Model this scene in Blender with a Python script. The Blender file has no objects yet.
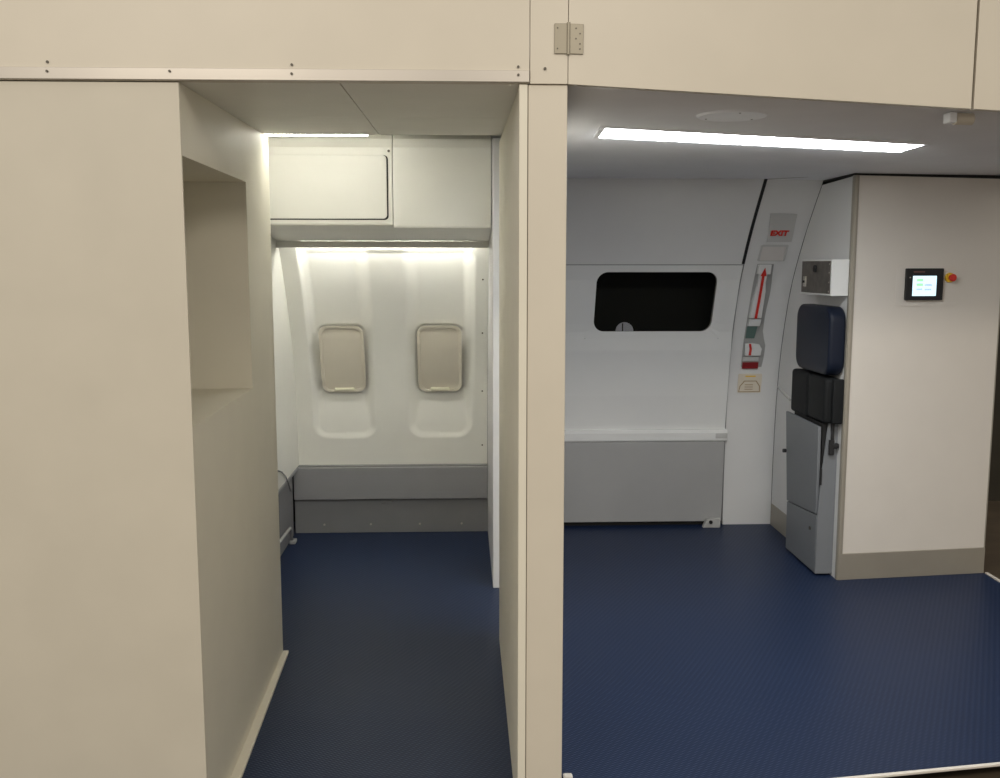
import bpy, bmesh, math, random
from mathutils import Vector, Matrix
from math import sin, cos, pi, radians as R

random.seed(4)
S = bpy.context.scene
C = S.collection

# ------------------------------------------------------------ camera
cam_d = bpy.data.cameras.new('camera')
cam = bpy.data.objects.new('camera', cam_d)
C.objects.link(cam)
cam.location = (0, 0, 1.5)
cam.rotation_euler = (R(90 - 7.306), 0, R(-2.10))
cam_d.sensor_fit = 'HORIZONTAL'
cam_d.sensor_width = 36
cam_d.lens = 975 / 1000 * 36
cam_d.clip_start = 0.05
S.camera = cam

# ------------------------------------------------------------ world, exposure
S.view_settings.view_transform = 'Standard'
S.view_settings.look = 'None'
S.view_settings.exposure = 0.13
S.view_settings.gamma = 1
S.view_settings.use_curve_mapping = False
w = bpy.data.worlds.new('hall_air')
S.world = w
w.use_nodes = True
w.node_tree.nodes['Background'].inputs[0].default_value = (1.0, 0.94, 0.84, 1)
w.node_tree.nodes['Background'].inputs[1].default_value = 0.62


def area(name, loc, rot, sx, sy, power, col):
    d = bpy.data.lights.new(name, 'AREA')
    d.shape = 'RECTANGLE'
    d.size, d.size_y = sx, sy
    d.energy = power
    d.color = col
    o = bpy.data.objects.new(name, d)
    o.location = loc
    o.rotation_euler = rot
    C.objects.link(o)
    return o


# the ceiling lamps of the hall, behind and above the photographer
area('hall_lamp', (-1.6, -1.2, 3.3), (R(28), 0, 0), 1.6, 0.5, 54, (1.0, 0.91, 0.78))
area('hall_lamp', (1.5, -1.2, 3.3), (R(28), 0, 0), 1.6, 0.5, 54, (1.0, 0.91, 0.78))


# ------------------------------------------------------------ materials
def mat(name, col, rough=0.5, metal=0.0, var=0.03, scale=6.0, bump=0.0, bscale=300.0, spec=0.5, coat=0.0):
    m = bpy.data.materials.new(name)
    m.use_nodes = True
    nt = m.node_tree
    b = nt.nodes['Principled BSDF']
    b.inputs['Roughness'].default_value = rough
    b.inputs['Metallic'].default_value = metal
    b.inputs['Specular IOR Level'].default_value = spec
    b.inputs['Coat Weight'].default_value = coat
    tc = nt.nodes.new('ShaderNodeTexCoord')
    n = nt.nodes.new('ShaderNodeTexNoise')
    n.inputs['Scale'].default_value = scale
    n.inputs['Detail'].default_value = 4
    nt.links.new(tc.outputs['Object'], n.inputs['Vector'])
    r = nt.nodes.new('ShaderNodeValToRGB')
    r.color_ramp.elements[0].position = 0.3
    r.color_ramp.elements[1].position = 0.7
    r.color_ramp.elements[0].color = tuple(c * (1 - var) for c in col) + (1,)
    r.color_ramp.elements[1].color = tuple(min(1, c * (1 + var)) for c in col) + (1,)
    nt.links.new(n.outputs['Fac'], r.inputs['Fac'])
    nt.links.new(r.outputs['Color'], b.inputs['Base Color'])
    if bump:
        n2 = nt.nodes.new('ShaderNodeTexNoise')
        n2.inputs['Scale'].default_value = bscale
        nt.links.new(tc.outputs['Object'], n2.inputs['Vector'])
        bp = nt.nodes.new('ShaderNodeBump')
        bp.inputs['Strength'].default_value = bump
        bp.inputs['Distance'].default_value = 0.001
        nt.links.new(n2.outputs['Fac'], bp.inputs['Height'])
        nt.links.new(bp.outputs['Normal'], b.inputs['Normal'])
    return m


def emit(name, col, strength):
    m = bpy.data.materials.new(name)
    m.use_nodes = True
    nt = m.node_tree
    b = nt.nodes['Principled BSDF']
    b.inputs['Base Color'].default_value = (*[0.8 * c for c in col], 1)
    b.inputs['Emission Color'].default_value = (*col, 1)
    b.inputs['Emission Strength'].default_value = strength
    return m


M = {}
M['cream'] = mat('cream_laminate', (0.635, 0.585, 0.495), 0.42, bump=0.12, var=0.02)
M['cream_wall'] = mat('cream_wall_panel', (0.585, 0.545, 0.46), 0.5, bump=0.12, var=0.025)
M['cream_edge'] = mat('pale_edging', (0.70, 0.66, 0.56), 0.5, var=0.02)
M['offwhite'] = mat('cabin_off_white', (0.82, 0.81, 0.75), 0.42, bump=0.08, var=0.015)
M['bin'] = mat('bin_white', (0.70, 0.69, 0.635), 0.4, var=0.015)
M['soffit'] = mat('soffit_cream', (0.86, 0.85, 0.79), 0.5, var=0.02)
M['white'] = mat('cabin_white', (0.68, 0.68, 0.68), 0.38, bump=0.05, var=0.012)
M['white_gloss'] = mat('door_white', (0.74, 0.745, 0.74), 0.24, var=0.01)
M['ceiling'] = mat('ceiling_grey_white', (0.84, 0.85, 0.88), 0.45, var=0.02)
M['cab'] = mat('cabinet_laminate', (0.68, 0.635, 0.58), 0.36, bump=0.08, var=0.015)
M['grey'] = mat('mid_grey_panel', (0.30, 0.30, 0.31), 0.5, bump=0.2, bscale=500, var=0.02)
M['darkgrey'] = mat('dark_grey_panel', (0.23, 0.23, 0.235), 0.5, bump=0.2, bscale=500, var=0.03)
M['doorgrey'] = mat('door_lower_grey', (0.37, 0.37, 0.37), 0.5, bump=0.15, bscale=400, var=0.02)
M['seatgrey'] = mat('seat_frame_grey', (0.18, 0.19, 0.205), 0.45, var=0.02)
M['steel'] = mat('brushed_steel', (0.33, 0.30, 0.25), 0.42, metal=0.25, var=0.04)
M['alu'] = mat('aluminium', (0.50, 0.465, 0.42), 0.36, metal=0.45, var=0.03)
M['hinge'] = mat('hinge_steel', (0.30, 0.27, 0.21), 0.42, metal=0.3, var=0.04)
M['black'] = mat('black_rubber', (0.012, 0.012, 0.013), 0.6)
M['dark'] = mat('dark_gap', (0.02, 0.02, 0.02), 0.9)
M['pocket'] = mat('pocket_pale_pink', (0.64, 0.61, 0.59), 0.5)
M['channel'] = mat('channel_shade_grey', (0.34, 0.34, 0.33), 0.5)  # grey carries the shade of the lever recess; also colours the ceiling seam
M['inner'] = mat('inner_cream_panel', (0.74, 0.705, 0.60), 0.5, bump=0.12, var=0.02)
M['navy'] = mat('navy_leather', (0.008, 0.012, 0.025), 0.42, bump=0.25, bscale=600)
M['blackfab'] = mat('black_fabric', (0.008, 0.009, 0.010), 0.65, bump=0.4, bscale=900)
for k_ in ('navy', 'blackfab'):
    M[k_].node_tree.nodes['Principled BSDF'].inputs['Specular IOR Level'].default_value = .25
M['red'] = mat('red_paint', (0.62, 0.03, 0.02), 0.4)
M['darkred'] = mat('dark_red_plate', (0.22, 0.012, 0.015), 0.4)
M['green'] = mat('dark_green_strap', (0.10, 0.16, 0.14), 0.6)
M['yellow'] = mat('yellow_plastic', (0.75, 0.48, 0.03), 0.4)
M['label'] = mat('label_cream', (0.66, 0.60, 0.50), 0.5)
M['labelink'] = mat('label_tan_ink', (0.36, 0.26, 0.15), 0.6)
M['plac'] = mat('placard_grey', (0.52, 0.52, 0.51), 0.4)
M['shade'] = mat('window_shade_beige', (0.66, 0.61, 0.51), 0.45, var=0.015)
M['shade_tab'] = mat('shade_tab_cream', (0.70, 0.68, 0.52), 0.35)
M['boxplate'] = mat('intercom_plate', (0.13, 0.115, 0.10), 0.35, metal=0.5, var=0.25, scale=25)
M['hallfloor'] = mat('hall_brown_floor', (0.10, 0.075, 0.05), 0.6, var=0.2)
M['hallwall'] = mat('hall_dark_wall', (0.05, 0.043, 0.03), 0.7, var=0.1)
M['screw'] = mat('screw_steel', (0.10, 0.09, 0.075), 0.5, metal=0.6)
M['lavender'] = mat('lavender_plastic', (0.75, 0.75, 1.0), 0.5)
M['trimwhite'] = mat('white_edge_trim', (0.70, 0.66, 0.60), 0.4)
M['tube'] = mat('grey_tube', (0.42, 0.42, 0.41), 0.4)
M['light_r'] = emit('lens_cool', (0.95, 0.985, 1.0), 28)
M['light_l'] = emit('lens_warm', (1.0, 0.98, 0.88), 34)
M['light_w'] = emit('wash_light', (1.0, 0.99, 0.93), 36)


def floor_mat():
    m = bpy.data.materials.new('blue_rubber_floor')
    m.use_nodes = True
    nt = m.node_tree
    b = nt.nodes['Principled BSDF']
    b.inputs['Roughness'].default_value = 0.42
    b.inputs['Specular IOR Level'].default_value = 0.22
    tc = nt.nodes.new('ShaderNodeTexCoord')
    mp = nt.nodes.new('ShaderNodeMapping')
    mp.inputs['Rotation'].default_value = (0, 0, R(29))
    nt.links.new(tc.outputs['Object'], mp.inputs['Vector'])
    out = []
    for ax in ('X', 'Y'):
        wv = nt.nodes.new('ShaderNodeTexWave')
        wv.wave_type = 'BANDS'
        wv.bands_direction = ax
        wv.inputs['Scale'].default_value = 17 if ax == 'X' else 30
        nt.links.new(mp.outputs['Vector'], wv.inputs['Vector'])
        out.append(wv.outputs['Fac'])
    mul = nt.nodes.new('ShaderNodeMath')
    mul.operation = 'MULTIPLY'
    nt.links.new(out[0], mul.inputs[0])
    nt.links.new(out[1], mul.inputs[1])
    n = nt.nodes.new('ShaderNodeTexNoise')
    n.inputs['Scale'].default_value = 2.2
    n.inputs['Detail'].default_value = 5
    nt.links.new(tc.outputs['Object'], n.inputs['Vector'])
    r = nt.nodes.new('ShaderNodeValToRGB')
    r.color_ramp.elements[0].color = (0.0090, 0.0180, 0.048, 1)
    r.color_ramp.elements[1].color = (0.0115, 0.0230, 0.061, 1)
    nt.links.new(n.outputs['Fac'], r.inputs['Fac'])
    mix = nt.nodes.new('ShaderNodeMixRGB')
    mix.inputs[2].default_value = (0.020, 0.035, 0.083, 1)
    nt.links.new(r.outputs['Color'], mix.inputs[1])
    mf = nt.nodes.new('ShaderNodeMath')
    mf.operation = 'MULTIPLY'
    mf.inputs[1].default_value = 0.8
    nt.links.new(mul.outputs[0], mf.inputs[0])
    nt.links.new(mf.outputs[0], mix.inputs[0])
    nt.links.new(mix.outputs[0], b.inputs['Base Color'])
    bp = nt.nodes.new('ShaderNodeBump')
    bp.inputs['Strength'].default_value = 0.5
    bp.inputs['Distance'].default_value = 0.0012
    nt.links.new(mul.outputs[0], bp.inputs['Height'])
    nt.links.new(bp.outputs['Normal'], b.inputs['Normal'])
    return m


M['floor'] = floor_mat()


def glass_mat():
    m = bpy.data.materials.new('dark_window_glass')
    m.use_nodes = True
    nt = m.node_tree
    nt.nodes.remove(nt.nodes['Principled BSDF'])
    o = nt.nodes['Material Output']
    t = nt.nodes.new('ShaderNodeBsdfTransparent')
    t.inputs[0].default_value = (0.82, 0.82, 0.78, 1)
    g = nt.nodes.new('ShaderNodeBsdfGlossy')
    g.inputs['Roughness'].default_value = 0.05
    g.inputs['Color'].default_value = (0.5, 0.5, 0.5, 1)
    f = nt.nodes.new('ShaderNodeFresnel')
    f.inputs[0].default_value = 1.2
    mx = nt.nodes.new('ShaderNodeMixShader')
    nt.links.new(f.outputs[0], mx.inputs[0])
    nt.links.new(t.outputs[0], mx.inputs[1])
    nt.links.new(g.outputs[0], mx.inputs[2])
    nt.links.new(mx.outputs[0], o.inputs[0])
    return m


M['glass'] = glass_mat()


# ------------------------------------------------------------ builders
def link(name, bm, m, parent=None, bevel=0.0, seg=2, smooth=False):
    bmesh.ops.recalc_face_normals(bm, faces=bm.faces)
    me = bpy.data.meshes.new(name)
    bm.to_mesh(me)
    bm.free()
    o = bpy.data.objects.new(name, me)
    C.objects.link(o)
    me.materials.append(M[m] if isinstance(m, str) else m)
    if smooth:
        for p in me.polygons:
            p.use_smooth = True
    if bevel:
        b = o.modifiers.new('bevel', 'BEVEL')
        b.width = bevel
        b.segments = seg
        b.limit_method = 'ANGLE'
        b.angle_limit = R(40)
        b.harden_normals = False
    if parent is not None:
        o.parent = parent
    return o


def tag(o, label, cat, group=None):
    o['label'] = label
    o['category'] = cat
    if group:
        o['group'] = group
    return o


def struct(o):
    o['kind'] = 'structure'
    return o


def empty(name, loc=(0, 0, 0)):
    o = bpy.data.objects.new(name, None)
    o.location = (0, 0, 0)
    o.empty_display_size = 0.05
    C.objects.link(o)
    return o


def settle(root, loc):
    """move the empty to the base of its thing, keeping the parts where they are"""
    root.location = loc
    inv = Matrix.Translation(loc).inverted()
    for c in root.children:
        c.matrix_parent_inverse = inv


def hexa(bm, v):
    vs = [bm.verts.new(p) for p in v]
    for f in ((0, 1, 2, 3), (7, 6, 5, 4), (0, 4, 5, 1), (1, 5, 6, 2), (2, 6, 7, 3), (3, 7, 4, 0)):
        bm.faces.new([vs[i] for i in f])


def box(bm, x0, x1, y0, y1, z0, z1):
    hexa(bm, [(x0, y0, z0), (x1, y0, z0), (x1, y1, z0), (x0, y1, z0),
              (x0, y0, z1), (x1, y0, z1), (x1, y1, z1), (x0, y1, z1)])
    return bm


def bx(*a):
    return box(bmesh.new(), *a)


def prism(bm, pts, d):
    """closed polygon of 3-D points extruded by vector d"""
    a = [bm.verts.new(p) for p in pts]
    b = [bm.verts.new(Vector(p) + Vector(d)) for p in pts]
    bm.faces.new(a)
    bm.faces.new(b[::-1])
    n = len(a)
    for i in range(n):
        bm.faces.new((a[i], a[(i + 1) % n], b[(i + 1) % n], b[i]))
    return bm


def ring(bm, outer, inner, d):
    """frame between two loops of the same count, extruded by d"""
    n = len(outer)
    L = [[bm.verts.new(Vector(p) + Vector(o)) for p in lp] for lp in (outer, inner) for o in ((0, 0, 0), d)]
    oa, ob, ia, ib = L
    for i in range(n):
        j = (i + 1) % n
        bm.faces.new((oa[i], oa[j], ia[j], ia[i]))
        bm.faces.new((ob[j], ob[i], ib[i], ib[j]))
        bm.faces.new((oa[j], oa[i], ob[i], ob[j]))
        bm.faces.new((ia[i], ia[j], ib[j], ib[i]))
    return bm


def rrect(x0, x1, z0, z1, r, n=8):
    out = []
    for cx, cz, a0 in ((x1 - r, z1 - r, 0), (x0 + r, z1 - r, 90), (x0 + r, z0 + r, 180), (x1 - r, z0 + r, 270)):
        for k in range(n + 1):
            a = R(a0 + 90 * k / n)
            out.append((cx + r * cos(a), cz + r * sin(a)))
    return out


def tube(bm, pts, r, n=10):
    pts = [Vector(p) for p in pts]
    rings = []
    for i, p in enumerate(pts):
        t = (pts[min(i + 1, len(pts) - 1)] - pts[max(i - 1, 0)]).normalized()
        up = Vector((0, 0, 1)) if abs(t.z) < 0.9 else Vector((1, 0, 0))
        u = t.cross(up).normalized()
        v = t.cross(u)
        rings.append([bm.verts.new(p + r * (cos(2 * pi * k / n) * u + sin(2 * pi * k / n) * v)) for k in range(n)])
    for a, b in zip(rings, rings[1:]):
        for k in range(n):
            bm.faces.new((a[k], a[(k + 1) % n], b[(k + 1) % n], b[k]))
    bm.faces.new(rings[0])
    bm.faces.new(rings[-1][::-1])
    return bm


def disc(bm, c, axis, r, depth, n=24, r2=None):
    c = Vector(c)
    a = Vector(axis).normalized()
    tube_pts = []
    up = Vector((0, 0, 1)) if abs(a.z) < 0.9 else Vector((1, 0, 0))
    u = a.cross(up).normalized()
    v = a.cross(u)
    r2 = r if r2 is None else r2
    A = [bm.verts.new(c + r * (cos(2 * pi * k / n) * u + sin(2 * pi * k / n) * v)) for k in range(n)]
    B = [bm.verts.new(c + a * depth + r2 * (cos(2 * pi * k / n) * u + sin(2 * pi * k / n) * v)) for k in range(n)]
    bm.faces.new(A)
    bm.faces.new(B[::-1])
    for k in range(n):
        bm.faces.new((A[k], A[(k + 1) % n], B[(k + 1) % n], B[k]))
    return bm


def interp(tab, z):
    if z <= tab[0][0]:
        return tab[0][1]
    for (a, b), (c, d) in zip(tab, tab[1:]):
        if z <= c:
            t = (z - a) / (c - a)
            return b + (d - b) * t
    (a, b), (c, d) = tab[-2:]
    return b + (d - b) * (z - a) / (c - a)


def smooth_tab(tab, k=3):
    """resample a (z, y) profile finely and average it into a smooth curve"""
    z0, z1 = tab[0][0], tab[-1][0]
    n = 80
    zs = [z0 + (z1 - z0) * i / n for i in range(n + 1)]
    ys = [interp(tab, z) for z in zs]
    for _ in range(k * 8):
        ys = [ys[0]] + [(ys[i - 1] + 2 * ys[i] + ys[i + 1]) / 4 for i in range(1, n)] + [ys[-1]]
    return list(zip(zs, ys))


# depth of the curved fuselage side above the floor
PR = smooth_tab([(0, 5.465), (.38, 5.463), (.73, 5.443), (1.02, 5.395), (1.30, 5.300), (1.41, 5.25), (1.67, 5.062), (1.95, 4.80)])
PL = smooth_tab([(0.3, 5.41), (.5, 5.405), (.8, 5.375), (1.05, 5.305), (1.30, 5.175), (1.5, 5.045), (1.62, 4.955)])


def curved(x0, x1, z0, z1, prof, off, th, bm=None, nz=40):
    """slab that follows the fuselage profile: off = towards the cabin"""
    bm = bm or bmesh.new()
    rows = []
    for i in range(nz + 1):
        z = z0 + (z1 - z0) * i / nz
        y = interp(prof, z) - off
        rows.append([bm.verts.new(p) for p in ((x0, y, z), (x1, y, z), (x1, y + th, z), (x0, y + th, z))])
    for a, b in zip(rows, rows[1:]):
        for k in range(4):
            bm.faces.new((a[k], a[(k + 1) % 4], b[(k + 1) % 4], b[k]))
    bm.faces.new(rows[0])
    bm.faces.new(rows[-1][::-1])
    return bm


def on_profile(prof, pts, off, th):
    """polygon (x, z) wrapped on the profile, as a thin solid"""
    bm = bmesh.new()
    return prism(bm, [(x, interp(prof, z) - off, z) for x, z in pts], (0, th, 0))


def screws(spots, axis, r, parent, m='screw', depth=0.003):
    for p in spots:
        link('screw', disc(bmesh.new(), p, axis, r, depth, 10), m, parent)


YF = 2.45           # facade plane
# ------------------------------------------------------------ floors
f = bmesh.new()
prism(f, [(-1.35, 2.30, -.008), (.24, 2.30, -.008), (.26, 2.552, -.008), (1.136, 2.66, -.008), (2.05, 2.79, -.008), (2.515, 2.85, -.008),
          (2.535, 4.54, -.008), (2.535, 5.62, -.008), (-1.35, 5.62, -.008)], (0, 0, .008))
struct(link('floor', f, 'floor'))
f = bx(-6, 8, -5, 8, -.09, -.06)
struct(link('floor', f, 'hallfloor'))
# platform edge trims
f = bmesh.new()
prism(f, [(.262, 2.556, -.004), (1.136, 2.665, -.004), (2.06, 2.79, -.004), (2.53, 2.853, -.004),
          (2.53, 2.835, -.004), (2.06, 2.778, -.004), (1.136, 2.651, -.004), (.262, 2.543, -.004)], (0, 0, .008))
struct(link('trim_1', f, 'trimwhite', bevel=.002))
f = bmesh.new()
prism(f, [(2.518, 2.84, -.004), (2.532, 2.84, -.004), (2.556, 4.53, -.004), (2.541, 4.53, -.004)], (0, 0, .008))
struct(link('trim_2', f, 'trimwhite', bevel=.002))
# small white stop at the foot of the post
o = link('floor_bumper', bx(.284, .312, 2.675, 2.70, 0, .012), 'trimwhite', bevel=.005, seg=3)
tag(o, 'small white rounded stop on the floor at the foot of the cream post', 'door stop')

# ------------------------------------------------------------ left block with niche (walls of the mock-up)
XA, XB, YB2 = -.685, -.709, 3.655     # inner face runs from (XA, YF) to (XB, YB2)


def xl(y):
    return XA + (XB - XA) * (y - YF) / (YB2 - YF)




def zsof(y):      # underside of the passage soffit
    return 1.9365 + .0185 * (y - YF)


f = bmesh.new()
NY0, NY1, NZ0, NZ1 = 2.459, 3.225, 1.092, 1.762
for (y0, y1, z0, z1) in ((2.4585, NY1, 0, NZ0), (2.4585, NY1, NZ1, 1.932), (NY1, YB2, 0, 1.932)):
    hexa(f, [(-1.25, y0, z0), (xl(y0), y0, z0), (xl(y1), y1, z0), (-1.25, y1, z0),
             (-1.25, y0, z1), (xl(y0), y0, z1), (xl(y1), y1, z1), (-1.25, y1, z1)])
box(f, -1.25, -1.18, 2.4585, NY1, NZ0, NZ1)
for v in f.verts:
    if v.co.z > 1.9:
        v.co.z = zsof(v.co.y) - .001
bmesh.ops.remove_doubles(f, verts=f.verts, dist=.0005)
struct(link('wall_left', f, 'inner'))
struct(link('wall_front', bx(-2.6, XA, YF, 2.458, -.05, 1.934), 'cream_wall', bevel=.0015))
f = bmesh.new()
hexa(f, [(xl(2.46), 2.46, 0), (xl(2.46) + .034, 2.46, 0), (xl(3.655) + .022, 3.655, 0), (xl(3.655), 3.655, 0),
         (xl(2.46), 2.46, .012), (xl(2.46) + .034, 2.46, .012), (xl(3.655) + .022, 3.655, .012), (xl(3.655), 3.655, .012)])
struct(link('baseboard_left', f, 'cream_edge', bevel=.002))

# ------------------------------------------------------------ partition and post between the two bays
f = bmesh.new()
hexa(f, [(.137, YF, 0), (.1575, YF, 0), (.1575, 3.765, 0), (.135, 3.765, 0),
         (.137, YF, 1.9345), (.1575, YF, 1.9345), (.1575, 3.765, 1.957), (.135, 3.765, 1.957)])
pt = link('partition_panel', f, 'inner', bevel=.001)
tag(pt, 'thin cream partition board lining the right side of the narrow passage', 'partition')
f = bx(.1592, .2555, YF + .003, 3.765, 0, 1.9345)
tag(link('partition_post', f, 'cream', bevel=.002), 'broad cream upright post standing between the two openings', 'post')
# the bulkhead behind, right side of the left bay
f = bx(.128, .275, 4.39, 5.40, 0, 2.05)
struct(link('wall_right', f, 'white', bevel=.004))

# ------------------------------------------------------------ header fascia


def zh(x):   # lower edge of the fascia over the right bay
    return 1.9350 - .025 * (x - .256)


def yf(x):   # depth of the fascia over the right bay
    return YF + .150 * (x - .256)


hd = empty('header_panel')
link('panel', bx(-2.6, .1615, YF - .004, YF + .018, 1.937, 2.52), 'cream', hd, bevel=.001)
link('edge_strip', bx(-2.6, .161, YF - .010, YF - .0045, 1.9385, 1.966), 'alu', hd, bevel=.001)
screws([(x, YF - .0045, z) for x, z in ((-.991, 1.9785), (-.412, 1.976), (.134, 1.975))], (0, -1, 0), .0032, hd)
screws([(x, YF - .0105, z) for x, z in ((-.991, 1.956), (-.702, 1.958), (-.412, 1.954), (.134, 1.955))], (0, -1, 0), .0030, hd)
settle(hd, (-1.2, YF, 1.94))
tag(hd, 'long cream fascia board over the narrow passage with riveted aluminium strip along its foot', 'panel')
hd = empty('header_panel')
link('panel', bx(.163, .2548, YF - .004, YF + .018, 1.9355, 2.52), 'cream', hd, bevel=.001)
screws([(.1992, YF - .0045, 1.971)], (0, -1, 0), .0036, hd)
settle(hd, (.21, YF, 1.94))
tag(hd, 'narrow cream fascia board directly above the post, left of the hinge seam', 'panel')


def fascia(x0, x1):
    b = bmesh.new()
    v = []
    for zz in (0, 1):
        for (x, dy) in ((x0, -.004), (x1, -.004), (x1, .018), (x0, .018)):
            v.append((x, yf(x) + dy, zh(x) if zz == 0 else 2.62))
    hexa(b, v)
    return b


hd = empty('header_panel')
link('panel', fascia(.2562, 1.345), 'cream', hd, bevel=.001)
hg = link('hinge', bx(.2215, .2525, YF - .0085, YF - .0046, 2.006, 2.077), 'hinge', hd, bevel=.001)
b = bmesh.new()
prism(b, [(.2585, yf(.2585) - .0085, 2.006), (.2925, yf(.2925) - .0085, 2.006), (.2925, yf(.2925) - .0085, 2.077), (.2585, yf(.2585) - .0085, 2.077)], (0, .0045, 0))
link('hinge_leaf', b, 'hinge', hg, bevel=.001)
link('hinge_pin', tube(bmesh.new(), [(.2555, YF - .009, 2.004), (.2555, YF - .009, 2.079)], .0042, 14), 'hinge', hg, smooth=False)
for x, z in ((.229, 2.066), (.229, 2.018), (.274, 2.066), (.284, 2.054), (.274, 2.042), (.284, 2.030), (.284, 2.018)):
    link('screw', disc(bmesh.new(), (x, (YF if x < .25 else yf(x)) - .0086, z), (0, -1, 0), .0018, .001, 10), 'screw', hg)
settle(hd, (.80, 2.53, 1.93))
tag(hd, 'wide hinged cream fascia board over the blue floored right bay', 'panel')
hd = link('header_panel', fascia(1.3525, 2.6), 'cream', bevel=.001)
tag(hd, 'cream fascia board cut off by the right edge of the picture', 'panel')
# wall above, and a dark strip painted as the shadow behind the seam
struct(link('wall_upper', bx(-2.6, 2.6, 2.86, 2.90, 2.17, 2.6), 'cream_edge'))
struct(link('seam_shadow', bx(1.31, 1.39, 2.665, 2.68, 1.94, 2.50), 'dark'))

# ------------------------------------------------------------ ceilings
YS = 3.585


def soffit(x0, x1, y0, y1):
    b = bmesh.new()
    hexa(b, [(x0, y0, zsof(y0)), (x1, y0, zsof(y0)), (x1, y1, zsof(y1)), (x0, y1, zsof(y1)),
             (x0, y0, 2.0), (x1, y0, 2.0), (x1, y1, 2.0), (x0, y1, 2.0)])
    return b


for x0, x1 in ((-1.30, -.3015), (-.2985, .254)):
    for y0, y1 in ((YF + .0185, 3.098), (3.102, YS)):
        struct(link('ceiling', soffit(x0, x1, y0, y1), 'soffit', bevel=.0012))
struct(link('ceiling', bx(-1.30, .40, YS + .001, 5.6, 2.13, 2.16), 'offwhite'))
struct(link('wall_step', bx(-1.30, .254, YS - .016, YS - .001, 2.001, 2.13), 'offwhite'))


def zc(x):
    return 1.943 - .018 * (min(x, 1.8) - .256)


f = bmesh.new()
xs = [.2565 + (2.6 - .2565) * i / 12 for i in range(13)]
rows = []
for x in xs:
    zz = zc(x)
    prof = [(yf(x) + .019, zz), (3.96 + .25 * (min(x, 1.6) - .4), zz)]
    y0, y1 = prof[1][0], 4.80
    if x < 1.5:
        for k in range(1, 9):
            t = k / 8
            prof.append((y0 + (4.835 - y0) * t, zz - (zz - 1.921) * t ** 0.8))
    else:
        for k in range(1, 9):
            prof.append((y0 + (5.2 - y0) * k / 8, zz))
    rows.append([f.verts.new((x, y, z)) for y, z in prof])
for a, b in zip(rows, rows[1:]):
    for k in range(len(a) - 1):
        f.faces.new((a[k], a[k + 1], b[k + 1], b[k]))
bmesh.ops.recalc_face_normals(f, faces=f.faces)
cl = struct(link('ceiling', f, 'ceiling', smooth=True))
so = cl.modifiers.new('thick', 'SOLIDIFY')
so.thickness = .012
so.offset = 0
for p in cl.data.polygons:
    p.use_smooth = True
# flip so thickness goes upward only slightly
struct(link('ceiling', bx(.2565, 2.62, 2.90, 5.62, 2.03, 2.06), 'dark'))  # unseen dark slab added over the bay against light leaks

struct(link('trim_10', prism(bmesh.new(), [(1.492, 4.838, 1.912), (1.50, 4.832, 1.912), (1.815, 4.556, 1.912), (1.808, 4.548, 1.912), (1.494, 4.815, 1.912)], (0, 0, .012)), 'channel'))

# right bay light fixture
cx = empty('ceiling_light')
LQ = [(.452, 3.160), (1.588, 3.388), (1.597, 3.605), (.462, 3.395)]


def quad(b, q, d0, d1, grow=0):
    mx = sum(p[0] for p in q) / 4
    my = sum(p[1] for p in q) / 4
    pts = [(x + (grow if x > mx else -grow), y + (grow if y > my else -grow)) for x, y in q]
    hexa(b, [(x, y, zc(x) - .006 + d0) for x, y in pts] + [(x, y, zc(x) - .006 + d1) for x, y in pts])
    return b


link('lens', quad(bmesh.new(), LQ, -.005, -.001), 'light_r', cx)
b = bmesh.new()
o4 = [(x + (.018 if x > 1 else -.018), y + (.008 if y in (3.605, 3.395) else -.008)) for x, y in LQ]
ring(b, [(x, y, zc(x) - .0125) for x, y in o4], [(x + (-.001 if x < 1 else .001), y, zc(x) - .0125) for x, y in LQ], (0, 0, .007))
link('frame', b, 'ceiling', cx)
settle(cx, (1.03, 3.43, 1.925))
tag(cx, 'long bright fluorescent light panel set in the ceiling of the right bay', 'ceiling light')

# round ceiling disc
cx = empty('ceiling_speaker')
link('cover', disc(bmesh.new(), (.778, 2.870, zc(.778) - .006), (0, 0, -1), .104, .006, 48, .096), 'ceiling', cx, bevel=.001)
for a in (30, 150, 270):
    link('screw', disc(bmesh.new(), (0.778 + .078 * cos(R(a)), 2.870 + .078 * sin(R(a)), zc(.778) - .0125), (0, 0, -1), .003, .001, 8), 'screw', cx)
settle(cx, (.778, 2.870, 1.92))
tag(cx, 'round pale cover plate on the ceiling between fascia and light panel', 'speaker')

# small bracket on ceiling by the seam
b = bmesh.new()
tube(b, [(1.356, 2.72, 1.898), (1.408, 2.725, 1.898)], .016, 16)
br = empty('door_catch')
link('roller', b, 'label', br)
link('mount', bx(1.334, 1.355, 2.70, 2.74, 1.886, 1.914), 'ceiling', br, bevel=.003)
settle(br, (1.34, 2.71, 1.90))
tag(br, 'small beige roller catch under the ceiling near the fascia seam on the right', 'catch')

# ------------------------------------------------------------ left bay
LX0, LX1 = -.93, .127
# side wall (far left), upper white skin and lower grey kick
f = bmesh.new()
prism(f, [(LX0, 3.67, .382), (LX0, 5.405, .382)] + [(LX0, interp(PL, z) + .03, z) for z in (.5, .8, 1.05, 1.3, 1.5, 1.62)] +
      [(LX0, 4.9, 2.13), (LX0, 3.67, 2.13)], (-.03, 0, 0))
struct(link('wall_side', f, 'offwhite'))
f = bx(-.985, -.955, 3.67, 5.33, 0, .379)
struct(link('wall_side', f, 'darkgrey'))
struct(link('trim_4', bx(-.962, LX0 + .003, 3.67, 5.40, .362, .381), 'grey', bevel=.003))

# moulded side wall panel: one displaced surface with two scallops and window pockets
WX = (-.664, -.135)      # window centres
WZ0, WZ1, WHW = .785, 1.180, .134


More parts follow.
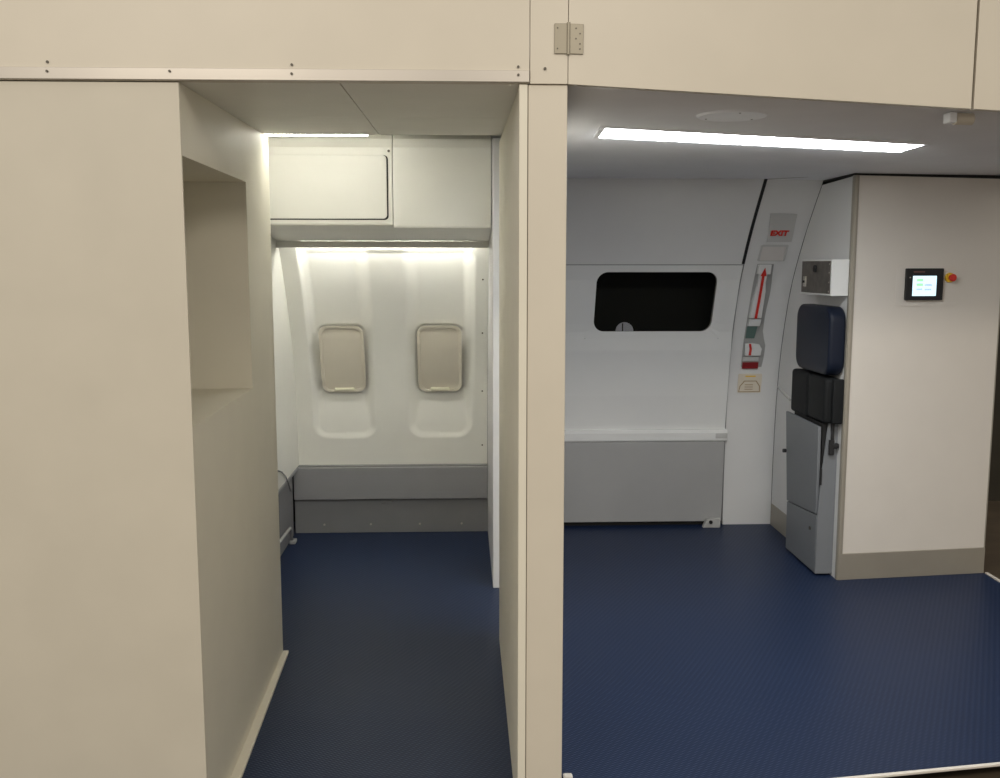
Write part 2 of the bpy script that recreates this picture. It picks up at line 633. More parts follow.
def sstep(a, b, t):
    t = max(0, min(1, (t - a) / (b - a)))
    return t * t * (3 - 2 * t)


def rr_sdf(x, z, cx_, cz, hx, hz, r):
    qx, qz = abs(x - cx_) - hx + r, abs(z - cz) - hz + r
    return min(max(qx, qz), 0) + math.hypot(max(qx, 0), max(qz, 0)) - r


def disp(x, z):
    d = 0
    # overall tray between the side frames
    s = rr_sdf(x, z, -.3925, 1.07, .4525, .502, .05)
    d += .012 * (1 - sstep(-.022, .004, s)) * sstep(.5, 1.2, z)
    for c in WX:
        hw = .178
        s = rr_sdf(x, z, c, 1.15, hw, .615, .085)
        up = max(0, min(1, (z - .53) / .28))
        inner = (x - c) * (-.3995 - c) > 0
        wdt = .03 + (.055 if inner else .02) * up
        d += .040 * sstep(-.006, wdt, -s) * (.16 + .84 * up)
        s = rr_sdf(x, z, c, (WZ0 + WZ1) / 2, WHW, (WZ1 - WZ0) / 2, .055)
        d += .011 * (1 - sstep(-.016, .002, s))
    return d


f = bmesh.new()
NXG, NZG = 300, 330
z0, z1 = .382, 1.612
g = []
for j in range(NZG + 1):
    z = z0 + (z1 - z0) * j / NZG
    y = interp(PL, z)
    g.append([f.verts.new((LX0 + (LX1 - .001 - LX0) * i / NXG, y + disp(LX0 + (LX1 - LX0) * i / NXG, z), z)) for i in range(NXG + 1)])
for j in range(NZG):
    for i in range(NXG):
        f.faces.new((g[j][i], g[j][i + 1], g[j + 1][i + 1], g[j + 1][i]))
sw = link('wall_back', f, 'offwhite', smooth=True)
struct(sw)
for n_, c in enumerate(WX):
    fr = empty('window_%d' % (n_ + 1))
    fr['kind'] = 'structure'
    o_l, i_l = rrect(c - .120, c + .120, WZ0 + .012, WZ1 - .010, .046), rrect(c - .104, c + .104, WZ0 + .024, WZ1 - .026, .036)
    b = bmesh.new()

    def yw(x, z):
        return interp(PL, z) + disp(x, z)

    def yflat(z):       # flat plane of the shade
        return interp(PL, WZ0) + .024 + (interp(PL, WZ1) - interp(PL, WZ0)) * (z - WZ0) / (WZ1 - WZ0)
    ring(b, [(x, yflat(z) - .010, z) for x, z in o_l], [(x, yflat(z) - .006, z) for x, z in i_l], (0, .014, 0))
    link('window_frame', b, 'shade', fr, bevel=.002)
    b = bmesh.new()
    prism(b, [(x, yflat(z) + .001, z) for x, z in rrect(c - .105, c + .105, WZ0 + .023, WZ1 - .025, .036)], (0, .003, 0))
    sh = link('window_shade', b, 'shade', fr)
    b = bmesh.new()
    zt = WZ0 + .026
    yt = yflat(zt)
    box(b, c - .054, c + .054, yt - .012, yt + .001, zt - .007, zt + .009)
    link('shade_handle', b, 'shade_tab', sh, bevel=.004, seg=3)
    settle(fr, (c, 5.35, WZ0))
# edge screws on the right frame
tr = bmesh.new()
prism(tr, [(.108, interp(PL, z) - .003, z) for z in (.385, .6, .9, 1.2, 1.4, 1.57)] + [(.108, interp(PL, z) + .01, z) for z in (1.57, 1.4, 1.2, .9, .6, .385)], (.0185, 0, 0))
t5 = struct(link('trim_5', tr, 'offwhite'))
for z in (.49, .80, 1.13, 1.42):
    link('screw', disc(bmesh.new(), (.098, interp(PL, z) - .001, z), (0, -1, 0), .0045, .003, 10), 'screw', t5)
# dado / kick panels
k1 = link('wall_kick', bx(-.952, .127, 5.350, 5.40, .195, .375), 'grey', bevel=.003)
struct(k1)
k2 = struct(link('wall_kick', bx(-.952, .127, 5.368, 5.40, 0, .190), 'darkgrey', bevel=.002))
for x in (-.79, -.53, -.255, -.02):
    link('screw', disc(bmesh.new(), (x, 5.368, .048), (0, -1, 0), .006, .003, 10), 'alu', k2)
link('latch', bx(-.47, -.41, 5.357, 5.368, .168, .186), 'darkgrey', k2, bevel=.003)
struct(link('trim_6', bx(LX0, .127, 5.372, 5.409, .376, .3815), 'darkgrey'))

# ceiling-line light and the window wash light
cl = empty('strip_light')
struct(link('light_fin', prism(bmesh.new(), [(-.312, YS + .002, 1.962), (-.312, 4.44, 2.072), (-.312, 4.44, 2.128), (-.312, YS + .002, 2.128)], (.01, 0, 0)), 'offwhite'))  # unseen fin added to keep the strip light off the right bin
link('lens', bx(-.93, -.345, 3.588, 3.620, 1.9575, 2.025), 'light_l', cl)
link('housing', bx(-.93, -.345, 3.587, 3.63, 2.026, 2.05), 'offwhite', cl)
settle(cl, (-.65, 3.62, 1.955))
tag(cl, 'thin bright strip light just behind the passage soffit', 'ceiling light')

# overhead bins


def bin_body(x0, x1, zb, zk, name, parent):
    # section: face at y 4.5, underside rises back to the wall
    b = bmesh.new()
    sec = [(4.50, zb + .012), (4.503, zb + .004), (4.512, zb), (4.915, 1.6138), (5.05, 1.6138), (5.05, 2.125), (4.62, 2.125), (4.52, 2.06), (4.505, 2.02)]
    prism(b, [(x0, y, z) for y, z in sec], (x1 - x0, 0, 0))
    return link(name, b, 'bin', parent)


bn = empty('overhead_bin')
bin_body(-.929, -.322, 1.672, 0, 'bin_body', bn)
b = bmesh.new()
prism(b, [(x, 4.4985 + .0, z) for x, z in rrect(-.915, -.340, 1.698, 1.985, .018)], (0, .0013, 0))
link('door_gap', b, 'dark', bn)
b = bmesh.new()
prism(b, [(x, 4.493, z) for x, z in rrect(-.915, -.3465, 1.7035, 1.985, .018)], (0, .006, 0))
dr = link('bin_door', b, 'bin', bn, bevel=.0015)
link('screw', disc(bmesh.new(), (-.336, 4.5, 2.004), (0, -1, 0), .006, .003, 12), 'screw', bn)
settle(bn, (-.62, 4.75, 1.62))
tag(bn, 'off-white overhead locker with an outlined door above the left window', 'overhead bin')
bn = empty('overhead_bin')
bin_body(-.319, .124, 1.660, 0, 'bin_body', bn)
settle(bn, (-.1, 4.75, 1.62))
tag(bn, 'plain off-white overhead locker without a door above the right window', 'overhead bin')
# lip and hidden wash light over the windows
wl = empty('wash_light')
link('lip', bx(-.93, .124, 4.922, 4.927, 1.580, 1.6135), 'bin', wl, bevel=.001)
for xa, xb in ((-.82, -.40), (-.385, .035)):
    link('lamp', bx(xa, xb, 4.938, 4.958, 1.597, 1.607), 'light_w', wl)
settle(wl, (-.4, 4.94, 1.60))
tag(wl, 'concealed light washing the wall above the two cabin windows', 'wall light')

# handrail tube and cable at the lower left
t = empty('floor_tube')
link('tube', tube(bmesh.new(), [(-.931, 4.66, .120), (-.930, 4.80, .118), (-.929, 4.96, .114), (-.929, 5.08, .108), (-.934, 5.13, .085), (-.936, 5.16, .015)], .009, 12), 'tube', t, smooth=True)
link('foot_bracket', bx(-.948, -.915, 5.145, 5.20, 0, .02), 'tube', t, bevel=.004)
settle(t, (-.90, 5.0, 0))
tag(t, 'grey bumper tube running low along the left side wall near the floor', 'tube')
o = link('cable', tube(bmesh.new(), [(-.925, 4.55, .52), (-.924, 4.72, .50), (-.923, 4.86, .46), (-.923, 4.97, .41), (-.921, 5.03, .36), (-.922, 5.08, .31)], .0035, 8), 'darkgrey', smooth=True)
tag(o, 'thin dark cable drooping along the left side wall of the window bay', 'cable')
o = link('floor_vent', bx(-.954, -.948, 4.70, 4.90, .10, .34), 'black', bevel=.002)
tag(o, 'black vent plate low on the left side wall beside the grey tube', 'vent')

# ------------------------------------------------------------ right bay: back shell
DX0, DX1 = .282, 1.486
struct(link('leak_shell', bx(-1.3, 2.62, 5.62, 5.66, -.05, 2.1), 'dark'))  # unseen outer shell added to stop outside light leaking in
struct(link('leak_shell', bx(-1.34, -1.30, 2.71, 5.66, -.05, 2.2), 'dark'))

door = empty('door_1')
door['kind'] = 'structure'
# upper slab (above the seam)
link('upper_panel', curved(DX0, DX1, 1.497, 1.925, PR, .004, .03), 'white', door, smooth=False)
# main slab with the window opening
WXa, WXb, WZa, WZb = .711, 1.364, 1.130, 1.457


def bulge(z):       # the lower door skin swells out below the window
    return .016 * (1 - max(0, min(1, (z - 1.02) / .10))) * min(1, (z - .56) / .2)


def slab_with_hole():
    b = bmesh.new()
    xs = [DX0, WXa - .02] + [WXa + (WXb - WXa) * i / 2 for i in range(3)] + [WXb + .02, DX1]
    n = 10
    hole = rrect(WXa, WXb, WZa, WZb, .058, n)
    k = n + 1

    def yy(z):
        return interp(PR, z) - .004 - bulge(z)
    # outer loop radially matched with the hole loop
    cxm, czm = (WXa + WXb) / 2, (WZa + WZb) / 2
    X0, X1, Z0, Z1 = WXa - .05, WXb + .05, WZa - .04, 1.494
    outer = []
    for (x, z) in hole:
        dx, dz = x - cxm, z - czm
        s = min((X1 - cxm) / abs(dx) if dx > 0 else ((cxm - X0) / abs(dx) if dx < 0 else 9e9),
                (Z1 - czm) / abs(dz) if dz > 0 else ((czm - Z0) / abs(dz) if dz < 0 else 9e9))
        outer.append((cxm + dx * s, czm + dz * s))
    # exact corners
    for idx, c_ in ((n // 2, (X1, Z1)), (k + n // 2, (X0, Z1)), (2 * k + n // 2, (X0, Z0)), (3 * k + n // 2, (X1, Z0))):
        outer[idx] = c_
    V = lambda p: b.verts.new((p[0], yy(p[1]), p[1]))
    O = [V(p) for p in outer]
    mid = []
    H_ = [V(p) for p in hole]
    n_ = len(hole)
    Hb = [b.verts.new((p[0], yy(p[1]) + .03, p[1])) for p in hole]
    for i in range(n_):
        j = (i + 1) % n_
        b.faces.new((O[i], O[j], H_[j], H_[i]))
        b.faces.new((H_[i], H_[j], Hb[j], Hb[i]))
    # surroundings
    nz = 30

    def grid(x0, x1, z0, z1, nz):
        pr = None
        for q in range(nz + 1):
            z = z0 + (z1 - z0) * q / nz
            r = [b.verts.new((x0, yy(z), z)), b.verts.new((x1, yy(z), z))]
            if pr:
                b.faces.new((pr[0], pr[1], r[1], r[0]))
            pr = r
    for xa, xb, side in ((DX0, X0, X0), (X1, DX1, X1)):
        zs = sorted({round(v.co.z, 6) for v in O if abs(v.co.x - side) < 1e-5})
        pr = None
        for z in zs:
            rr = [b.verts.new((xa, yy(z), z)), b.verts.new((xb, yy(z), z))]
            if pr:
                b.faces.new((pr[0], pr[1], rr[1], rr[0]))
            pr = rr
    grid(DX0, DX1, .565, Z0, 40)
    bmesh.ops.remove_doubles(b, verts=b.verts, dist=.0001)
    return b


ms = link('main_panel', slab_with_hole(), 'white_gloss', door, smooth=False)
wn = link('window_pane', on_profile(PR, rrect(WXa - .004, WXb + .004, WZa - .004, WZb + .004, .06, 10), -.006, .004), 'glass', door)
b = bmesh.new()
box(b, .62, 1.46, 5.57, 5.60, 1.0, 1.56)
box(b, .62, 1.46, 5.43, 5.58, 1.06, 1.078)
box(b, .62, 1.46, 5.24, 5.58, 1.52, 1.54)
link('window_well', b, 'dark', door)
# ledge, grey lower panel
b = bmesh.new()
prism(b, [(DX0, 5.425, .566), (DX0, 5.452, .566), (DX0, 5.452, .498), (DX0, 5.421, .498), (DX0, 5.413, .506), (DX0, 5.413, .548)], (DX1 + .008 - DX0, 0, 0))
link('ledge', b, 'white_gloss', door, bevel=.003)
link('ledge_block', bx(1.424, 1.490, 5.405, 5.413, .520, .548), 'plac', door, bevel=.002)
b = bmesh.new()
prism(b, [(DX0, 5.418, .497), (DX0, 5.450, .497), (DX0, 5.450, .028), (DX0, 5.437, .028), (DX0, 5.425, .30)], (DX1 - .008 - DX0, 0, 0))
link('lower_panel', b, 'doorgrey', door, bevel=.002)
settle(door, (.9, 5.45, 0))
# dark gasket seam at the door's right edge
b = curved(1.476, 1.492, 1.50, 1.925, PR, .007, .02)
gs = link('trim_7', b, 'black')
struct(gs)
b = curved(1.487, 1.4915, .03, 1.50, PR, .0045, .03)
struct(link('trim_8', b, 'darkgrey'))
# dark strip in place of the shadow under the door
struct(link('threshold_shadow', bx(DX0, DX1, 5.47, 5.50, 0, .06), 'dark'))
# metal foot
ft = empty('door_roller')
b = bmesh.new()
prism(b, [(1.362, 5.395, .0), (1.462, 5.395, .0), (1.462, 5.395, .052), (1.385, 5.395, .050)], (0, .035, 0))
link('housing', b, 'tube', ft, bevel=.003)
link('roller', disc(bmesh.new(), (1.405, 5.394, .034), (0, -1, 0), .010, .008, 14), 'black', ft)
settle(ft, (1.41, 5.41, 0))
tag(ft, 'small grey metal foot on the floor at the lower right corner of the aircraft door', 'door fitting')

# jamb panel
JX0, JX1 = 1.493, 1.7735
jb = link('wall_jamb', curved(JX0, JX1, 0, 1.945, PR, .0, .03), 'white')
struct(jb)

# exit sign


def text_mesh(body, size, depth=.001):
    c = bpy.data.curves.new('t', 'FONT')
    c.body = body
    c.size = size
    c.extrude = depth
    c.offset = size * .055
    c.align_x = 'CENTER'
    c.align_y = 'CENTER'
    o = bpy.data.objects.new('t', c)
    C.objects.link(o)
    bpy.context.view_layer.update()
    dg = bpy.context.evaluated_depsgraph_get()
    me = bpy.data.meshes.new_from_object(o.evaluated_get(dg))
    bpy.data.objects.remove(o)
    return me


def pitch_at(z):
    dz = .05
    dy = interp(PR, z + dz) - interp(PR, z - dz)
    return math.atan2(-dy, 2 * dz)      # lean towards the cabin at the top


es = empty('exit_sign')
b = on_profile(PR, [(1.582, 1.614), (1.712, 1.614), (1.698, 1.752), (1.560, 1.756)], .006, .006)
link('placard', b, 'plac', es, bevel=.001)
b = on_profile(PR, [(1.600, 1.690), (1.700, 1.690), (1.694, 1.748), (1.590, 1.750)], .0075, .0025)
link('cover', b, 'plac', es)
me = text_mesh('EXIT', .050)
me.materials.append(M['red'])
to = bpy.data.objects.new('lettering', me)
C.objects.link(to)
to.parent = es
to.rotation_euler = (R(90) + pitch_at(1.66), 0, 0)
to.location = (1.634, interp(PR, 1.657) - .0095, 1.657)
to.scale = (.90, .88, 1)
settle(es, (1.65, 5.1, 1.62))
tag(es, 'pale placard with red EXIT lettering on the door jamb', 'exit sign')

# pale pocket below the sign
pk = empty('jamb_pocket')
o_ = rrect(1.556, 1.702, 1.514, 1.600, .008, 3)
i_ = rrect(1.566, 1.692, 1.518, 1.590, .006, 3)
b = bmesh.new()
ring(b, [(x, interp(PR, z) - .008, z) for x, z in o_], [(x, interp(PR, z) - .008, z) for x, z in i_], (0, .012, 0))
link('rim', b, 'plac', pk)
b = on_profile(PR, i_, .002, .004)
link('back_plate', b, 'pocket', pk)
settle(pk, (1.63, 5.2, 1.52))
tag(pk, 'shallow pinkish-white recess in the door jamb just below the exit placard', 'recess')


# door handle mechanism
def P(x, z, off):
    return (x, interp(PR, z) - off, z)


hm = empty('exit_lever')
# channel lies flat, its grey stands in for the recess shadow; stepped edge
pts = [(1.60, 1.495), (1.702, 1.515), (1.705, 1.44), (1.69, 1.30), (1.668, 1.16), (1.672, 1.05), (1.655, .93), (1.562, .93), (1.565, 1.05), (1.575, 1.25)]
b = bmesh.new()
for a_, z_ in ((0, 0),):
    pass
seg_ = []
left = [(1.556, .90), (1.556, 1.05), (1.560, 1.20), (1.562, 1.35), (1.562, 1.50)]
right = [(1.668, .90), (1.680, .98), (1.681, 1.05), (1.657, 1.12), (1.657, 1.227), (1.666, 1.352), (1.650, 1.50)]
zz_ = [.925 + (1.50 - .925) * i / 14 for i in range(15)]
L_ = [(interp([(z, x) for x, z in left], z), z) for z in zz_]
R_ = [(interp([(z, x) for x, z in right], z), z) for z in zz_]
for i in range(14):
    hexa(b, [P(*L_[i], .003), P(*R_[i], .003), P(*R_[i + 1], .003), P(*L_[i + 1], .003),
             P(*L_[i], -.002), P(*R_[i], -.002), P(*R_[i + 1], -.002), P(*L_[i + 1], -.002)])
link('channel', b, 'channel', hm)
# lever
b = bmesh.new()
lv = [(1.598, 1.205, .032), (1.600, 1.30, .031), (1.603, 1.352, .027), (1.600, 1.40, .020), (1.598, 1.45, .022), (1.597, 1.475, .024)]
for (xa, za, wa), (xb, zb, wb) in zip(lv, lv[1:]):
    hexa(b, [P(xa - wa, za, .034), P(xa + wa, za, .034), P(xb + wb, zb, .034), P(xb - wb, zb, .034),
             P(xa - wa, za, .004), P(xa + wa, za, .004), P(xb + wb, zb, .004), P(xb - wb, zb, .004)])
bmesh.ops.remove_doubles(b, verts=b.verts, dist=.0004)
lvo = link('lever', b, 'white_gloss', hm, bevel=.003)
link('lever_head', prism(bmesh.new(), [P(1.566, 1.445, .038), P(1.636, 1.445, .038), P(1.630, 1.497, .038), P(1.563, 1.497, .038)], (0, .03, 0)), 'white_gloss', hm, bevel=.003)
# red arrow on the lever
b = bmesh.new()
ar = [(1.596, 1.203), (1.600, 1.30), (1.600, 1.36), (1.597, 1.440)]
for (xa, za), (xb, zb) in zip(ar, ar[1:]):
    hexa(b, [P(xa - .0065, za, .041), P(xa + .0065, za, .041), P(xb + .0065, zb, .041), P(xb - .0065, zb, .041),
             P(xa - .0065, za, .036), P(xa + .0065, za, .036), P(xb + .0065, zb, .036), P(xb - .0065, zb, .036)])
prism(b, [P(1.582, 1.436, .042), P(1.614, 1.436, .042), P(1.597, 1.480, .042)], (0, .003, 0))
link('arrow', b, 'red', lvo)
link('lever_foot', prism(bmesh.new(), [P(1.564, 1.160, .03), P(1.630, 1.160, .03), P(1.630, 1.200, .036), P(1.566, 1.200, .036)], (0, .03, 0)), 'white_gloss', hm, bevel=.003)
link('strap', prism(bmesh.new(), [P(1.563, 1.090, .010), P(1.612, 1.090, .010), P(1.622, 1.158, .012), P(1.563, 1.158, .012)], (0, .008, 0)), 'green', hm, bevel=.002)
b = bmesh.new()
prism(b, [P(1.568, .991, .026), P(1.655, .991, .026), P(1.658, 1.030, .026), P(1.640, 1.058, .026), P(1.600, 1.064, .026), P(1.562, 1.060, .026)], (0, .024, 0))
sl = link('slide', b, 'white_gloss', hm, bevel=.004)
link('slide_mark', prism(bmesh.new(), [P(1.585, .994, .0285), P(1.599, .994, .0285), P(1.600, 1.03, .0285), P(1.592, 1.060, .0285), P(1.580, 1.060, .0285), P(1.587, 1.03, .0285)], (0, .003, 0)), 'red', sl)
link('catch_plate', prism(bmesh.new(), [P(1.560, .960, .012), P(1.650, .960, .012), P(1.650, .983, .012), P(1.561, .983, .012)], (0, .012, 0)), 'plac', hm, bevel=.001)
link('red_plate', prism(bmesh.new(), [P(1.560, .916, .014), P(1.650, .916, .014), P(1.650, .953, .014), P(1.561, .953, .014)], (0, .012, 0)), 'darkred', hm, bevel=.001)
settle(hm, (1.62, 5.38, .92))
tag(hm, 'white door lever with a red arrow in a channel on the jamb', 'handle')
lb = empty('jamb_label')
link('plate', on_profile(PR, rrect(1.545, 1.680, .776, .885, .006, 3), .004, .004), 'label', lb)
b = bmesh.new()
o_ = [(1.550, .780), (1.674, .780), (1.672, .815), (1.650, .846), (1.58, .846), (1.556, .815)]
i_ = [(1.555, .784), (1.669, .784), (1.667, .813), (1.647, .841), (1.583, .841), (1.561, .813)]
ring(b, [P(x, z, .0055) for x, z in o_], [P(x, z, .0055) for x, z in i_], (0, .001, 0))
for k in range(3):
    z = .794 + k * .013
    box(b, 1.585, 1.632, interp(PR, z) - .0055, interp(PR, z) - .0045, z, z + .004)
link('ink', b, 'labelink', lb)
link('yellow_line', bx(1.585, 1.643, interp(PR, .872) - .0058, interp(PR, .872) - .0046, .868, .875), 'yellow', lb)
settle(lb, (1.61, 5.43, .80))
tag(lb, 'cream instruction label low on the door jamb below the handle', 'label')

# ------------------------------------------------------------ cabinet on the right
CXL, CXR = 1.775, 2.535
CY0, CY1 = 4.450, 4.533
cb = empty('cabinet')


def cy(x):
    return CY0 + (CY1 - CY0) * (x - CXL) / (CXR - CXL)


KH = .128


def ztop(x):
    return 1.900 - .010 * (x - CXL)


# front board
f = bmesh.new()
x0, x1 = CXL + .022, CXR - .006
hexa(f, [(x0, cy(x0), KH), (x1, cy(x1), KH), (x1, cy(x1) + .02, KH), (x0, cy(x0) + .02, KH),
         (x0, cy(x0), ztop(x0)), (x1, cy(x1), ztop(x1)), (x1, cy(x1) + .02, ztop(x1)), (x0, cy(x0) + .02, ztop(x0))])
link('front_panel', f, 'cab', cb, bevel=.001)
# side board follows the curved fuselage
f = bmesh.new()
pts = [(CXL, CY0 + .022, 0), (CXL, 5.462, 0)] + [(CXL, interp(PR, z) - .003, z) for z in (.2, .38, .55, .73, .9, 1.02, 1.16, 1.30, 1.41, 1.54, 1.67, 1.8, 1.888)] + [(CXL, CY0 + .022, 1.897)]
prism(f, pts, (.02, 0, 0))
link('side_panel', f, 'white', cb)
# corner post and right edge
f = bmesh.new()
prism(f, [(CXL - .001, CY0 + .022, 0), (CXL - .001, CY0 + .006, 0), (CXL + .004, CY0 - .002, 0), (CXL + .012, CY0 - .003, 0), (CXL + .0215, CY0 - .002, 0), (CXL + .0215, CY0 + .022, 0)], (0, 0, 1.900))
link('corner_post', f, 'steel', cb)
f = bx(CXR - .006, CXR + .0, cy(CXR) - .001, 5.40, 0, 1.895)
link('side_board', f, M['steel'], cb, bevel=.001)
f = bmesh.new()
x0, x1 = CXL + .006, CXR - .001
hexa(f, [(x0, cy(x0) - .006, 0), (x1, cy(x1) - .006, 0), (x1, cy(x1) + .02, 0), (x0, cy(x0) + .02, 0),
         (x0, cy(x0) - .006, KH), (x1, cy(x1) - .006, KH), (x1, cy(x1) + .02, KH), (x0, cy(x0) + .02, KH)])
link('kick_plate', f, 'steel', cb, bevel=.002)
f = bx(CXL - .004, CXL, 4.96, 5.455, 0, .125)
link('side_kick_plate', f, 'steel', cb)
settle(cb, (2.15, 4.49, 0))
tag(cb, 'tall cream cabinet with steel kick plate and wall screen on the right', 'cabinet')
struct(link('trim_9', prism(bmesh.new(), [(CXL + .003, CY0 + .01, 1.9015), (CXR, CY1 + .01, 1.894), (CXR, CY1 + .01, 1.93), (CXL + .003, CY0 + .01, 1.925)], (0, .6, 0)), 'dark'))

# touch panel and stop button
ang = math.atan2(CY1 - CY0, CXR - CXL)


def onc(x, z, off):
    return (x, cy(x) - off, z)


def cplate(x0, x1, z0, z1, off, th, r=.004, n=3):
    b = bmesh.new()
    return prism(b, [onc(x, z, off) for x, z in rrect(x0, x1, z0, z1, r, n)], (0, th, 0))


tp = empty('touch_panel')
link('mounting_plate', cplate(2.000, 2.312, 1.305, 1.492, .0025, .002), 'cab', tp, bevel=.0008)
link('bezel', cplate(2.042, 2.227, 1.333, 1.480, .020, .017, .004), 'black', tp, bevel=.002)
sc = link('screen', cplate(2.074, 2.192, 1.353, 1.4455, .0207, .001, .001, 1), emit('screen_glow', (.62, .86, .96), 1.05), tp)
gr, bl = emit('screen_green', (.36, .80, .42), .9), emit('screen_blue', (.42, .55, .78), .9)
link('button_bar', cplate(2.0930, 2.1250, 1.4200, 1.4320, .0216, .0008, .001, 1), gr, sc)
link('button_bar', cplate(2.0930, 2.1250, 1.3990, 1.4110, .0216, .0008, .001, 1), gr, sc)
link('button_bar', cplate(2.0930, 2.1230, 1.3800, 1.3880, .0216, .0008, .001, 1), bl, sc)
link('button_bar', cplate(2.1330, 2.1710, 1.3990, 1.4080, .0216, .0008, .001, 1), bl, sc)
link('button_bar', cplate(2.1330, 2.1670, 1.3780, 1.3870, .0216, .0008, .001, 1), bl, sc)
link('name_strip', cplate(2.076, 2.132, 1.461, 1.467, .0207, .0006, .001, 1), mat('dull_red_print', (.16, .07, .06)), tp)
link('indicator', disc(bmesh.new(), onc(2.060, 1.438, .0205), (0, -1, 0), .003, .001, 10), 'alu', tp)
settle(tp, (2.145, 4.48, 1.33))
tag(tp, 'small lit touch screen in a thick black bezel on the cabinet front', 'screen')
es = empty('emergency_stop')
c0 = onc(2.263, 1.437, .003)
link('collar', disc(bmesh.new(), c0, (.06, -1, 0), .0235, .012, 28, .022), 'yellow', es, bevel=.001)
link('button', disc(bmesh.new(), (c0[0] + .003, c0[1] - .012, c0[2]), (.08, -1, 0), .014, .020, 24, .018), 'red', es, bevel=.003)
settle(es, (2.263, 4.48, 1.42))
tag(es, 'red mushroom stop button on a yellow collar beside the touch screen', 'button')

# ------------------------------------------------------------ intercom box on the cabinet's side
ib = empty('intercom_box')
b = bx(1.692, 1.7738, 4.462, 4.862, 1.352, 1.522)
link('housing', b, 'white_gloss', ib, bevel=.004)
pl = link('face_plate', bx(1.6885, 1.692, 4.474, 4.852, 1.362, 1.514), 'boxplate', ib, bevel=.001)
link('socket', disc(bmesh.new(), (1.6885, 4.66, 1.478), (-1, 0, 0), .017, .008, 20), 'black', pl)
link('switch', bx(1.682, 1.6885, 4.78, 4.81, 1.39, 1.44), 'alu', pl, bevel=.001)
link('switch_knob', bx(1.674, 1.683, 4.788, 4.802, 1.408, 1.420), 'black', pl, bevel=.001)
for z in (1.372, 1.415, 1.46, 1.50):
    link('screw', disc(bmesh.new(), (1.6885, 4.482, z), (-1, 0, 0), .004, .002, 8), 'alu', pl)
settle(ib, (1.73, 4.66, 1.35))
tag(ib, 'white box with brown-grey control plate above the navy headrest', 'control box')

# ------------------------------------------------------------ folded jumpseat
js = empty('jump_seat')


def pillow(x0, x1, y0, y1, z0, z1, bev, m, name, parent, skew=0, topround=True):
    b = bmesh.new()
    box(b, x0, x1, y0, y1, z0, z1)
    if skew:
        for v in b.verts:
            if v.co.y > (y0 + y1) / 2:
                v.co.z += skew if v.co.z < (z0 + z1) / 2 else 0
    o = link(name, b, m, parent, bevel=bev, seg=6)
    for p in o.data.polygons:
        p.use_smooth = True
    return o


# headrest: a rounded profile seen from the side, extruded thin and bevelled
b = bmesh.new()
hr = []
for yy_, zz in rrect(4.462, 4.925, .977, 1.302, .07, 8):
    if zz < 1.1:   # lower edge straight, small corner rounding
        pass
    hr.append((1.694, yy_, zz))
prism(b, hr, (.080, 0, 0))
o = link('headrest', b, 'navy', js, bevel=.018, seg=5)
for p in o.data.polygons:
    p.use_smooth = True
pillow(1.690, 1.773, 4.715, 4.955, .745, .966, .018, 'blackfab', 'seat_cushion', js)
pillow(1.690, 1.773, 4.480, 4.705, .752, .966, .018, 'blackfab', 'seat_cushion', js)
b = bmesh.new()
box(b, 1.700, 1.772, 4.69, 4.73, .76, .955)
link('cushion_core', b, 'black', js, bevel=.002)
pillow(1.722, 1.773, 4.455, 4.479, .755, .965, .006, 'blackfab', 'harness_reel', js)
# floor box
b = bmesh.new()
prism(b, [(1.692, 4.520, .012), (1.692, 4.950, .012), (1.692, 4.955, .262), (1.692, 4.530, .298)], (.082, 0, 0))
bo = link('base_box', b, 'seatgrey', js, bevel=.003)
link('lock', disc(bmesh.new(), (1.6925, 4.60, .215), (-1, 0, 0), .008, .006, 12), 'screw', bo)
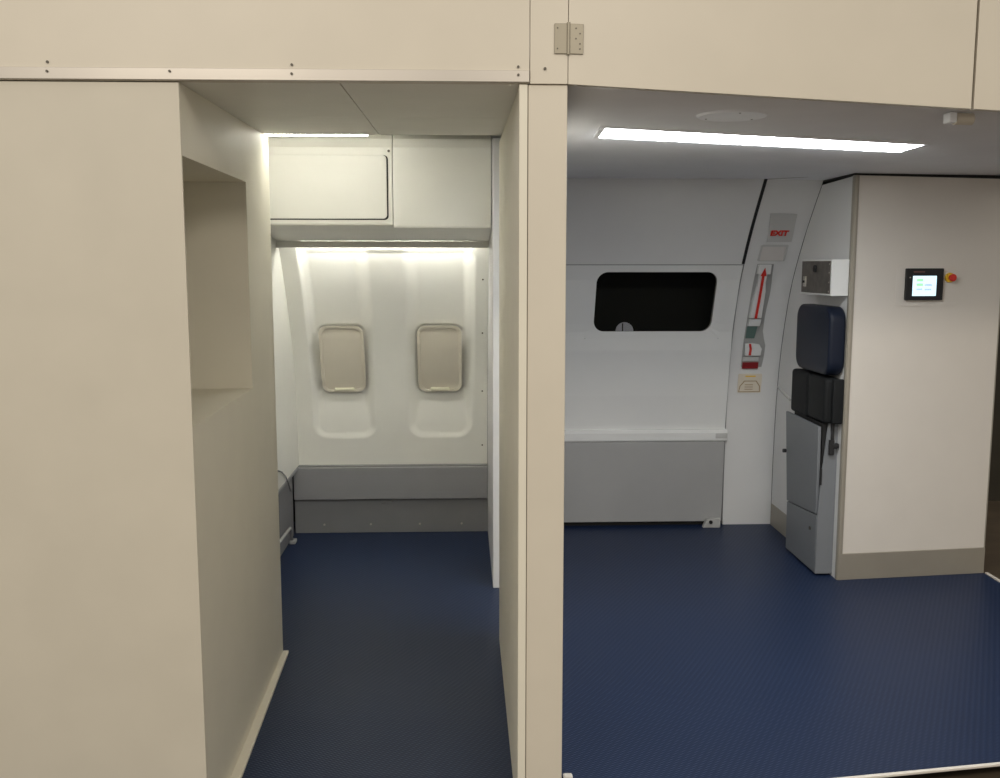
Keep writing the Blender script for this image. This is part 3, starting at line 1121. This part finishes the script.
# folded seat pan leaning slightly outward at its top
b = bmesh.new()
prism(b, [(1.690, 4.535, .303), (1.690, 4.955, .268), (1.679, 4.985, .737), (1.679, 4.515, .732)], (.016, 0, 0))
link('seat_pan', b, 'seatgrey', js, bevel=.003)
# wedge shaped side cheek facing the room
b = bmesh.new()
prism(b, [(1.693, 4.512, .012), (1.7745, 4.512, .012), (1.7745, 4.512, .760), (1.728, 4.512, .760), (1.701, 4.512, .47), (1.693, 4.512, .30)], (0, .008, 0))
link('side_cheek', b, 'seatgrey', js, bevel=.001)
b = bx(1.706, 1.773, 4.53, 4.93, .29, .745)
link('inner_webbing', b, 'black', js)
b = bx(1.6955, 1.705, 4.506, 4.512, .45, .53)
link('strap_loop', b, 'black', js, bevel=.002)
# harness buckle
b = bmesh.new()
box(b, 1.738, 1.752, 4.496, 4.510, .66, .765)
box(b, 1.728, 1.752, 4.488, 4.506, .60, .672)
link('harness_strap', b, 'black', js, bevel=.004)
link('buckle', bx(1.745, 1.773, 4.486, 4.504, .632, .655), 'black', js, bevel=.004)
link('hinge_knob', disc(bmesh.new(), (1.682, 4.97, .53), (-1, 0, 0), .010, .016, 12), 'black', js)
link('release_lever', tube(bmesh.new(), [(1.690, 4.96, .80), (1.678, 5.05, .83), (1.672, 5.10, .85)], .007, 8), 'tube', js)
settle(js, (1.73, 4.72, 0))
tag(js, 'folded crew jump seat with navy headrest and grey base on the cabinet side', 'jump seat')

# ------------------------------------------------------------ seen through the door window
b = bmesh.new()
disc(b, (.893, 5.415, 1.128), (0, -1, 0), .050, .012, 32)
rd = empty('round_cover')
link('cap', b, 'lavender', rd, bevel=.004)
link('slot', bx(.878, .884, 5.4005, 5.4028, 1.09, 1.172), 'black', rd)
settle(rd, (.893, 5.41, 1.08))
tag(rd, 'round pale violet cover half seen through the lower left of the dark door window', 'cover')

# ------------------------------------------------------------ hall beyond, to the right
struct(link('wall_hall', bx(2.66, 7, 6.2, 6.24, -.06, 3.2), 'hallwall'))
struct(link('wall_hall', bx(6.0, 6.04, -1, 6.2, -.06, 3.2), 'hallwall'))
